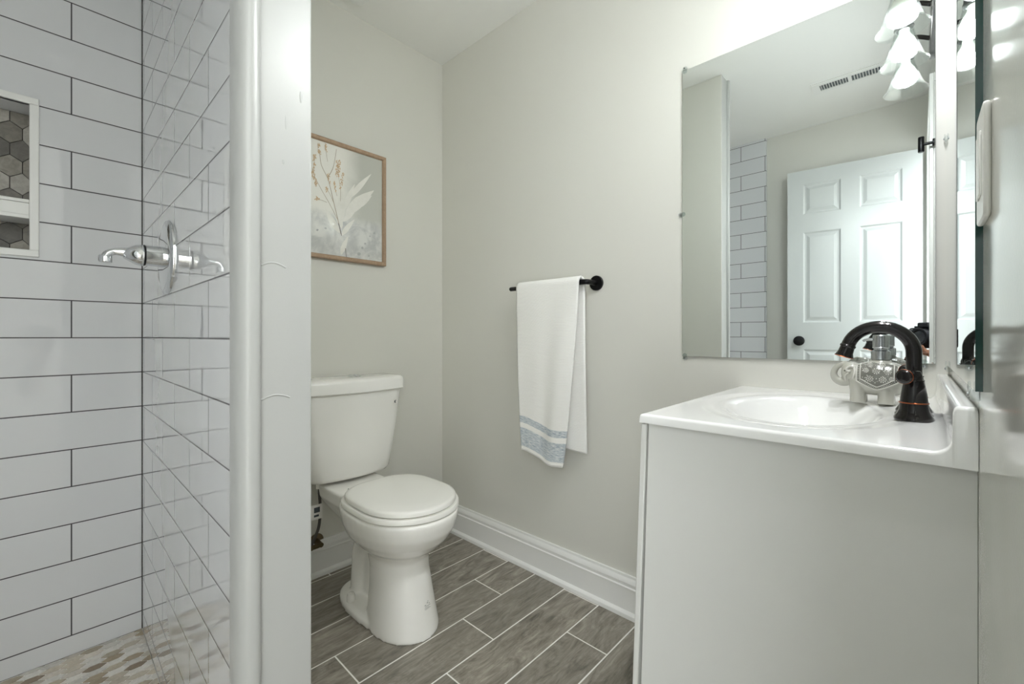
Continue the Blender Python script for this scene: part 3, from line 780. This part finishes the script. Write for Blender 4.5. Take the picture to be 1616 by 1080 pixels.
# ---- supply hose
sh = thing('supply_hose', (XA, .69, .10), 'grey braided water supply hose with a paper tag under the toilet tank', 'hose')
bm = B(); tube(bm, smooth_path([tl(.085, -.106, .405), tl(.084, -.105, .36), tl(.08, -.100, .30), tl(.08, -.104, .23), tl(.075, -.118, .185), tl(.062, -.128, .150)], 8), .0055, 12); obj('hose', bm, 'hose', sh)
bm = B(); lathe(bm, [(0, .012), (.02, .012), (.024, .010), (.034, .010)], tl(.085, -.106, .374), (0, 0, 1), 8); obj('nut', bm, 'plastic', sh)
bm = B(); lathe(bm, [(0, .030), (.003, .029), (.007, .012), (.03, .009), (.05, .009)], tl(.0, -.082, .136), (1, 0, 0), 24); obj('escutcheon', bm, 'brass', sh)
bm = B(); tube(bm, [tl(.046, -.090, .136), tl(.046, -.135, .136)], .009, 14); tube(bm, [tl(.06, -.128, .136), tl(.062, -.128, .155)], .009, 10); obj('valve', bm, 'brass', sh)
bm = B(); box(bm, tl(.086, -.140, .258), tl(.0872, -.094, .314)); pt = obj('tag', bm, 'paper', sh, smooth=0); pt['label'] = 'white paper tag'
bm = B(); box(bm, tl(.0873, -.126, .284), tl(.0877, -.104, .304)); box(bm, tl(.0873, -.126, .268), tl(.0877, -.108, .276)); obj('print', bm, 'ink', pt, smooth=0)

# ================================================================ TOWEL BAR + TOWEL
BZ, BY = 1.147, YB-.066
tb = thing('towel_bar', (-.85, YB, BZ), 'black single-post towel bar on the greige wall', 'towel bar')
bm = B(); lathe(bm, [(0, .027), (.007, .027), (.009, .0255), (.010, .012)], (-.848, YB, BZ), (0, -1, 0), 32); obj('mount', bm, 'black', tb)
bm = B(); tube(bm, smooth_path([(-.848, YB-.005, BZ), (-.848, BY+.016, BZ), (-.852, BY+.004, BZ), (-.864, BY, BZ), (-.90, BY, BZ)], 5), .0095, 18); obj('post', bm, 'black', tb)
bm = B(); tube(bm, [(-.88, BY, BZ), (-1.214, BY, BZ), (-1.217, BY, BZ)], [.0085, .0085, .007], 18); obj('bar', bm, 'black', tb)

def towel_mat():
    n = NT('ribbed_cotton'); uv = n.n('ShaderNodeUVMap'); sx = n.n('ShaderNodeSeparateXYZ'); n.t.links.new(uv.outputs[0], sx.inputs[0])
    u, v = sx.outputs[0], sx.outputs[1]       # v = metres up from the front hem
    def band(lo, hi):
        return n.math('MULTIPLY', n.ramp(v, lo-.0012, lo+.0012), n.math('SUBTRACT', 1.0, n.ramp(v, hi-.0012, hi+.0012)))
    m = n.math('ADD', band(.017, .088), band(.108, .134))
    weave = n.noise(n.comb(n.math('MULTIPLY', u, 55.0), n.math('MULTIPLY', v, 420.0), 0.0), 1.0, 3, .6)
    blue = n.mix(n.ramp(weave, .40, .60), rgb('#A2AEB8'), rgb('#DADDDD'))
    rib = n.math('SINE', n.math('MULTIPLY', v, 2*PI/.0058))
    base = n.mix(n.math('MULTIPLY', n.math('ADD', rib, 1.0), .5), rgb('#F0EFEB'), rgb('#F4F3F0'))
    n.set(Base_Color=n.mix(m, base, blue), Roughness=.95, Sheen_Weight=.25)
    fz = n.noise(n.comb(n.math('MULTIPLY', u, 300.0), n.math('MULTIPLY', v, 300.0), 0.0), 1.0, 2)
    n.set(Normal=n.bump(n.math('ADD', n.math('MULTIPLY', rib, .5), n.math('MULTIPLY', fz, 1.4)), .4, .0011))
    return n.m
M['towel'] = towel_mat()
tw = thing('towel', (-1.02, BY, .47), 'white ribbed hand towel with two blue-grey bands hanging over the black bar', 'towel')
def sheet(name, front, x0t, x1t, x0b, x1b, z0b, z1b, depth, ph, thick, amp):
    amp *= 1.8
    """one fall of the towel from over the bar to its hem"""
    bm = B(); uvl = bm.loops.layers.uv.new('UVMap'); nu, nv = 44, 90
    g = []; info = {}
    for i in range(nu+1):
        s_ = i/nu; colv = []
        for j in range(nv+1):
            t_ = j/nv
            ztop = BZ
            zb = z0b+(z1b-z0b)*s_ + (.008*math.sin(s_*5.5+1) if front else 0)
            L = BZ-zb; hang = t_*(L+.025)
            rad = .0125+depth
            if hang < .025:        # over the bar
                a = PI/2*(1-hang/.025); y = (-1 if front else 1)*rad*math.cos(a); z = BZ+rad*math.sin(a); fall = 0
            else:
                fall = (hang-.025)/L; z = BZ-(hang-.025); y = (-1 if front else 1)*rad
            x = (x0t+(x0b-x0t)*fall**1.2)*(1-s_) + (x1t+(x1b-x1t)*fall**1.5)*s_
            fold = amp*min(1, fall*1.6+.12)*(math.sin(s_*7.5+ph+fall*1.3)+.45*math.sin(s_*15+2*ph+fall*2.4)+.25*math.sin(s_*4-fall*6))
            bulge = (.012*math.sin(min(1, fall*1.1)*PI)*math.sin(s_*PI)) if front else 0
            yy = BY + y + (-(fold+bulge) if front else abs(fold)*.6)
            if front: yy -= .006*fall
            v = bm.verts.new((x, min(yy, YB-.008), z)); colv.append(v); info[v] = (s_*.2, max(0, z-zb))
        g.append(colv)
    for i in range(nu):
        for j in range(nv):
            f = bm.faces.new((g[i][j], g[i][j+1], g[i+1][j+1], g[i+1][j]))
            for l in f.loops: l[uvl].uv = info[l.vert] if front else (info[l.vert][0], info[l.vert][1]+.2)
    o = obj(name, bm, 'towel', tw, smooth=3.0)
    s = o.modifiers.new('thickness', 'SOLIDIFY'); s.thickness = thick; s.offset = 0
    return o
sheet('front_fall', True, -1.163, -.870, -1.128, -.935, .505, .478, .006, .6, .009, .0030)
sheet('back_fall', False, -1.158, -.868, -1.125, -.860, .545, .535, .004, 2.1, .009, .0022)

# ================================================================ FRAMED PICTURE
def art_mat():
    n = NT('watercolour_print'); x, y, z, p = n.pos()
    v = n.comb(y, z, 0.0)
    a = n.noise(v, 5.5, 4, .6, .8); b = n.noise(v, 14, 5, .65, .6)
    low = n.math('SUBTRACT', 1.0, n.ramp(n.math('ADD', z, n.math('MULTIPLY', a, .06)), 1.45, 1.50))
    right = n.ramp(n.math('ADD', y, n.math('MULTIPLY', a, .10)), .86, .97)
    base = n.mix(right, rgb('#ECEAE3'), rgb('#BDBEB6'))
    g = n.mix(n.ramp(b, .35, .65), rgb('#B0B2B3'), rgb('#DADAD7'))
    n.set(Base_Color=n.mix(n.math('MULTIPLY', low, .8), base, g), Roughness=.5, Coat_Weight=1.0, Coat_Roughness=.03)
    return n.m
def spots(name, c0, c1):
    n = NT(name); _, _, _, p = n.pos()
    n.set(Base_Color=n.mix(n.noise(p, 45, 4, .6), rgb(c0), rgb(c1)), Roughness=.5, Coat_Weight=1.0, Coat_Roughness=.03); return n.m
M['art'] = art_mat(); M['petal'] = spots('pale_petal', '#EFEDE7', '#DDDBD3'); M['seed'] = spots('ochre_seed', '#BE9C72', '#DCC4A4'); M['stem'] = spots('brown_stem', '#9C8C78', '#B8AA98'); M['wash'] = spots('grey_wash', '#9A9C9D', '#B4B5B4'); M['darkstem'] = spots('dark_stem', '#55524D', '#77726A')
PY0, PY1, PZ0, PZ1 = .622, 1.030, 1.268, 1.752
pt = thing('framed_picture', (XA, .826, PZ0), 'wood framed botanical watercolour hanging above the toilet', 'picture')
bm = B(); fw = .017
prof = [(0, 0), (0, .022), (.003, .024), (.013, .024), (fw, .019), (fw, 0)]      # (inward, off wall)
rings = []
for cy, cz_, sy, sz in ((PY0, PZ0, 1, 1), (PY1, PZ0, -1, 1), (PY1, PZ1, -1, -1), (PY0, PZ1, 1, -1)):
    rings.append([(XA+o, cy+sy*i, cz_+sz*i) for i, o in prof])
loft(bm, rings, False, True); obj('frame', bm, 'wood', pt, smooth=0)
bm = B(); AX = XA+.0145
box(bm, (XA+.002, PY0+.012, PZ0+.012), (AX, PY1-.012, PZ1-.012), 0)
lev = [0]
def strip(pts, w0, w1, mat, n=6):
    lev[0] += 1; P = smooth_path([(0, a, b) for a, b in pts], n); m = len(P); L_, R__ = [], []
    for i, p in enumerate(P):
        d = (P[min(i+1, m-1)]-P[max(i-1, 0)]); nn = Vector((0, -d.z, d.y)).normalized(); w_ = w0+(w1-w0)*i/(m-1)
        xx = AX+.0002+lev[0]*.00001
        L_.append(bm.verts.new((xx, p.y+nn.y*w_, p.z+nn.z*w_))); R__.append(bm.verts.new((xx, p.y-nn.y*w_, p.z-nn.z*w_)))
    for i in range(m-1): bm.faces.new((L_[i], L_[i+1], R__[i+1], R__[i])).material_index = mat
def blob(y, z, r1, r2, ang, mat, n=9, jit=.18):
    lev[0] += 1; ps = []
    for k in range(n):
        a = 2*PI*k/n; rr = 1+random.uniform(-jit, jit); u, v = r1*rr*math.cos(a), r2*rr*math.sin(a)
        ps.append(bm.verts.new((AX+.0002+lev[0]*.00001, y+u*math.cos(ang)-v*math.sin(ang), z+u*math.sin(ang)+v*math.cos(ang))))
    bm.faces.new(ps).material_index = mat
def leaf(a, b, wd, mat):
    y0, z0 = a; y1, z1 = b; L_ = math.hypot(y1-y0, z1-z0); an = math.atan2(z1-z0, y1-y0); lev[0] += 1; ps = []
    for k in range(13):
        s_ = k/12; ps.append((s_*L_, wd*math.sin(PI*s_**.8)*(1+random.uniform(-.05, .05))))
    for k in range(11, 0, -1):
        s_ = k/12; ps.append((s_*L_, -wd*.7*math.sin(PI*s_**.8)*(1+random.uniform(-.05, .05))))
    bm.faces.new([bm.verts.new((AX+.0002+lev[0]*.00001, y0+u*math.cos(an)-v*math.sin(an), z0+u*math.sin(an)+v*math.cos(an))) for u, v in ps]).material_index = mat
for a, b, wd in (((.86, 1.53), (.963, 1.665), .013), ((.845, 1.46), (.975, 1.595), .026), ((.84, 1.48), (.886, 1.60), .013), ((.828, 1.37), (.885, 1.45), .012), ((.825, 1.29), (.857, 1.375), .012), ((.835, 1.43), (.895, 1.497), .012), ((.83, 1.40), (.80, 1.52), .018), ((.82, 1.38), (.76, 1.47), .016), ((.825, 1.41), (.83, 1.56), .02), ((.90, 1.50), (.965, 1.57), .012)): leaf(a, b, wd, 1)
for y, z, r in ((.976, 1.407, .007), (.955, 1.39, .004), (.933, 1.354, .005), (.92, 1.334, .006), (.905, 1.306, .0085), (.95, 1.304, .005), (.976, 1.354, .003), (.762, 1.39, .005), (.729, 1.377, .005), (.70, 1.35, .004)): blob(y, z, r, r*.85, .4, 4, 10)
main = [(.77, 1.595), (.778, 1.569), (.796, 1.497), (.814, 1.428), (.825, 1.378)]
for pts, w0, w1, m in ((main, .0011, .0016, 3), ([(.77, 1.595), (.793, 1.645), (.806, 1.722)], .0013, .0008, 3), ([(.77, 1.595), (.744, 1.642), (.737, 1.70)], .0013, .0008, 3),
                       ([(.823, 1.513), (.823, 1.571), (.814, 1.62), (.813, 1.675)], .0008, .0006, 3), ([(.812, 1.433), (.78, 1.488), (.737, 1.554), (.715, 1.60), (.72, 1.67)], .001, .0007, 3), ([(.767, 1.495), (.745, 1.499), (.722, 1.498)], .0008, .0008, 3),
                       ([(.796, 1.497), (.78, 1.53), (.765, 1.551)], .0008, .0007, 3), ([(.809, 1.531), (.80, 1.56), (.796, 1.585)], .0008, .0006, 3), ([(.77, 1.66), (.765, 1.69), (.762, 1.72)], .0007, .0007, 3),
                       ([(.815, 1.42), (.822, 1.395), (.828, 1.37)], .002, .0012, 5), ([(.845, 1.321), (.848, 1.284)], .0016, .0011, 5)): strip(pts, w0, w1, m)
def tuft(pts, k, wd):
    P = smooth_path([(0, a, b) for a, b in pts], 8)
    for i in range(k):
        p = random.choice(P); blob(p.y+random.uniform(-wd, wd), p.z+random.uniform(-.006, .006), random.uniform(.0025, .0052), random.uniform(.0013, .0025), random.uniform(.6, 2.4), 2, 7)
tuft([(.72, 1.669), (.712, 1.60), (.727, 1.551)], 60, .006); tuft([(.814, 1.675), (.81, 1.612)], 46, .009); tuft([(.833, 1.625), (.823, 1.57)], 22, .005); tuft([(.796, 1.585), (.802, 1.55)], 16, .003); tuft([(.762, 1.555), (.768, 1.543)], 12, .005)
tuft([(.732, 1.50), (.718, 1.502)], 16, .007); tuft([(.734, 1.72), (.737, 1.685)], 22, .005); tuft([(.762, 1.722), (.764, 1.70)], 12, .004); tuft([(.77, 1.61), (.776, 1.58)], 10, .004)
obj('print', bm, ['art', 'petal', 'seed', 'stem', 'wash', 'darkstem'], pt, smooth=0)

# ================================================================ SHOWER VALVE + HEAD
VX, VZ = -1.315, 1.143
sv = thing('shower_valve', (VX, TY, VZ-.0875), 'chrome shower valve with round plate and lever on the white tile', 'shower valve')
bm = B(); lathe(bm, [(0, .0885), (.003, .0885), (.006, .086), (.010, .070), (.012, .035), (.0125, 0)], (VX, TY, VZ), (0, -1, 0), 48); obj('plate', bm, 'chrome', sv, smooth=.8)
bm = B(); lathe(bm, [(.010, .0245), (.042, .0235), (.043, .022)], (VX, TY, VZ), (0, -1, 0), 32); obj('sleeve', bm, 'chrome', sv)
bm = B(); lathe(bm, [(.0425, .0235), (.0445, .0245), (.0462, .0235)], (VX, TY, VZ), (0, -1, 0), 32); obj('ring', bm, 'rubber', sv)
bm = B(); lathe(bm, [(.046, .0240), (.052, .0245), (.060, .0225), (.070, .0165), (.080, .0105), (.083, .004)], (VX, TY, VZ-.001), (0, -1, 0), 28)
hb = smooth_path([(VX, TY-.066, VZ+.001), (VX, TY-.082, VZ+.002), (VX, TY-.096, VZ+.001), (VX, TY-.106, VZ-.005), (VX, TY-.1095, VZ-.014)], 6)
tube(bm, hb, [.014, .010, .0075, .0078, .0095], 18)
lathe(bm, [(0, .0105), (.002, .0115), (.014, .0115), (.016, .010)], (VX, TY-.110, VZ-.009), (0, 0, -1), 24)
hl_ = obj('lever', bm, 'chrome', sv)
bm = B(); lathe(bm, [(0, .0055), (.002, .005), (.0022, 0)], (VX+.0235, TY-.052, VZ+.002), (1, 0, 0), 16); obj('screw_cover', bm, 'plastic', hl_)
hd = thing('overhead_shower', (VX, TY, 1.95), 'chrome shower head on a bent arm high above the valve', 'shower head')
bm = B(); lathe(bm, [(0, .03), (.004, .028), (.008, .012)], (VX, TY, 2.0), (0, -1, 0), 28); obj('flange', bm, 'chrome', hd)
bm = B(); tube(bm, smooth_path([(VX, TY, 2.0), (VX, TY-.06, 2.01), (VX, TY-.12, 1.99), (VX, TY-.15, 1.955)], 6), .0105, 16); obj('arm', bm, 'chrome', hd)
bm = B(); lathe(bm, [(0, .014), (.02, .018), (.05, .045), (.062, .047), (.064, .043), (.0645, 0)], (VX, TY-.145, 1.962), (0, -.45, -.9), 32); obj('head', bm, 'chrome', hd)

# ================================================================ CAMERA AND HAND reflected in the mirror
def cp(r, f, z): return Vector((0, 0, CAM_Z)) + RGT*r + FWD*f + Vector((0, 0, z))
ct = thing('camera', cp(0, -.1, -.05), 'black camera in the doorway, reflected beside the faucet', 'camera')
def cbox(bm, r0, r1, f0, f1, z0, z1):
    f_ = set(bm.verts); box(bm, (r0, f0, z0), (r1, f1, z1))
    for v in set(bm.verts)-f_: v.co = cp(*v.co)
bm = B(); cbox(bm, -.070, .062, -.078, -.034, -.054, .040); cbox(bm, -.026, .026, -.076, -.026, .040, .064); cbox(bm, -.074, -.046, -.036, -.016, -.050, .034)
obj('body', bm, 'camblk', ct, bevel=.006, seg=3)
bm = B(); lathe(bm, [(.036, .036), (.026, .036), (.024, .034), (.018, .034), (.012, .038), (.007, .038), (.007, .030), (.012, .026)], cp(0, 0, 0), -FWD, 36); obj('lens', bm, 'camblk', ct)
bm = B(); lathe(bm, [(.010, .026), (.0092, .012), (.0088, 0)], cp(0, 0, 0), -FWD, 28, cap=False); obj('front_glass', bm, 'lens', ct)
bm = B(); lathe(bm, [(0, .009), (.008, .009)], cp(-.052, -.055, .040), (0, 0, 1), 16); obj('shutter_button', bm, 'black', ct)
bm = B(); lathe(bm, [(0, .011), (.010, .011)], cp(.044, -.055, .040), (0, 0, 1), 16); obj('dial', bm, 'black', ct)
# hand supporting the body from below; the arm comes in through the doorway
def skin_obj(name, verts, edges, radii, mat, parent, root=0, sub=2):
    org = ORIG[parent.name] if parent else Vector(verts[0])
    me = bpy.data.meshes.new(name); me.from_pydata([Vector(v)-org for v in verts], edges, []); me.materials.append(M[mat])
    o = bpy.data.objects.new(name, me); link(o, parent, org)
    skm = o.modifiers.new('skin', 'SKIN')
    if not me.skin_vertices:
        bpy.context.view_layer.objects.active = o; bpy.ops.object.select_all(action='DESELECT'); o.select_set(True); bpy.ops.mesh.customdata_skin_add()
    for i, r_ in enumerate(radii): me.skin_vertices[0].data[i].radius = r_ if hasattr(r_, '__len__') else (r_, r_)
    me.skin_vertices[0].data[root].use_root = True
    skm.use_smooth_shade = True
    b = o.modifiers.new('sub', 'SUBSURF'); b.levels = sub; b.render_levels = sub
    return o
hv, he, hr = [], [], []
def add(v, r_, link_to=None):
    v = v + FWD*.044 + Vector((0, 0, -.010))
    hv.append(v); hr.append(r_)
    if link_to is not None: he.append((link_to, len(hv)-1))
    return len(hv)-1
elbow = add(cp(.20, -.30, -.30), .038); fore = add(cp(.10, -.20, -.19), .034, elbow); wrist = add(cp(.045, -.135, -.112), .024, fore)
palm = add(cp(.022, -.110, -.080), (.032, .016), wrist); knuck = add(cp(.004, -.085, -.064), (.034, .012), palm)
for r0, ln, cu in ((-.028, .85, 0), (-.010, 1.0, .002), (.009, .97, .001), (.027, .80, -.002)):
    k1 = add(cp(r0*.95, -.078, -.060), .0095, knuck)
    k2 = add(cp(r0, -.078+.030*ln, -.054+cu), .0088, k1); k3 = add(cp(r0-.002, -.078+.045*ln, -.040+cu), .0082, k2); add(cp(r0-.003, -.078+.047*ln, -.026+cu), .0070, k3)
t1 = add(cp(.048, -.118, -.066), .0115, palm); t2 = add(cp(.068, -.118, -.044), .0100, t1); add(cp(.075, -.112, -.018), .0080, t2)
hand = skin_obj('person', hv, he, hr, 'skin', None, elbow)
tag(hand, 'hand holding up the black camera, its dark sleeve in the doorway', 'person')
sl = skin_obj('sleeve', [cp(.24, -.34, -.345), cp(.20, -.30, -.30), cp(.12, -.22, -.21), cp(.075, -.17, -.155)], [(0, 1), (1, 2), (2, 3)], [.050, .048, .044, .040], 'sleeve', hand)
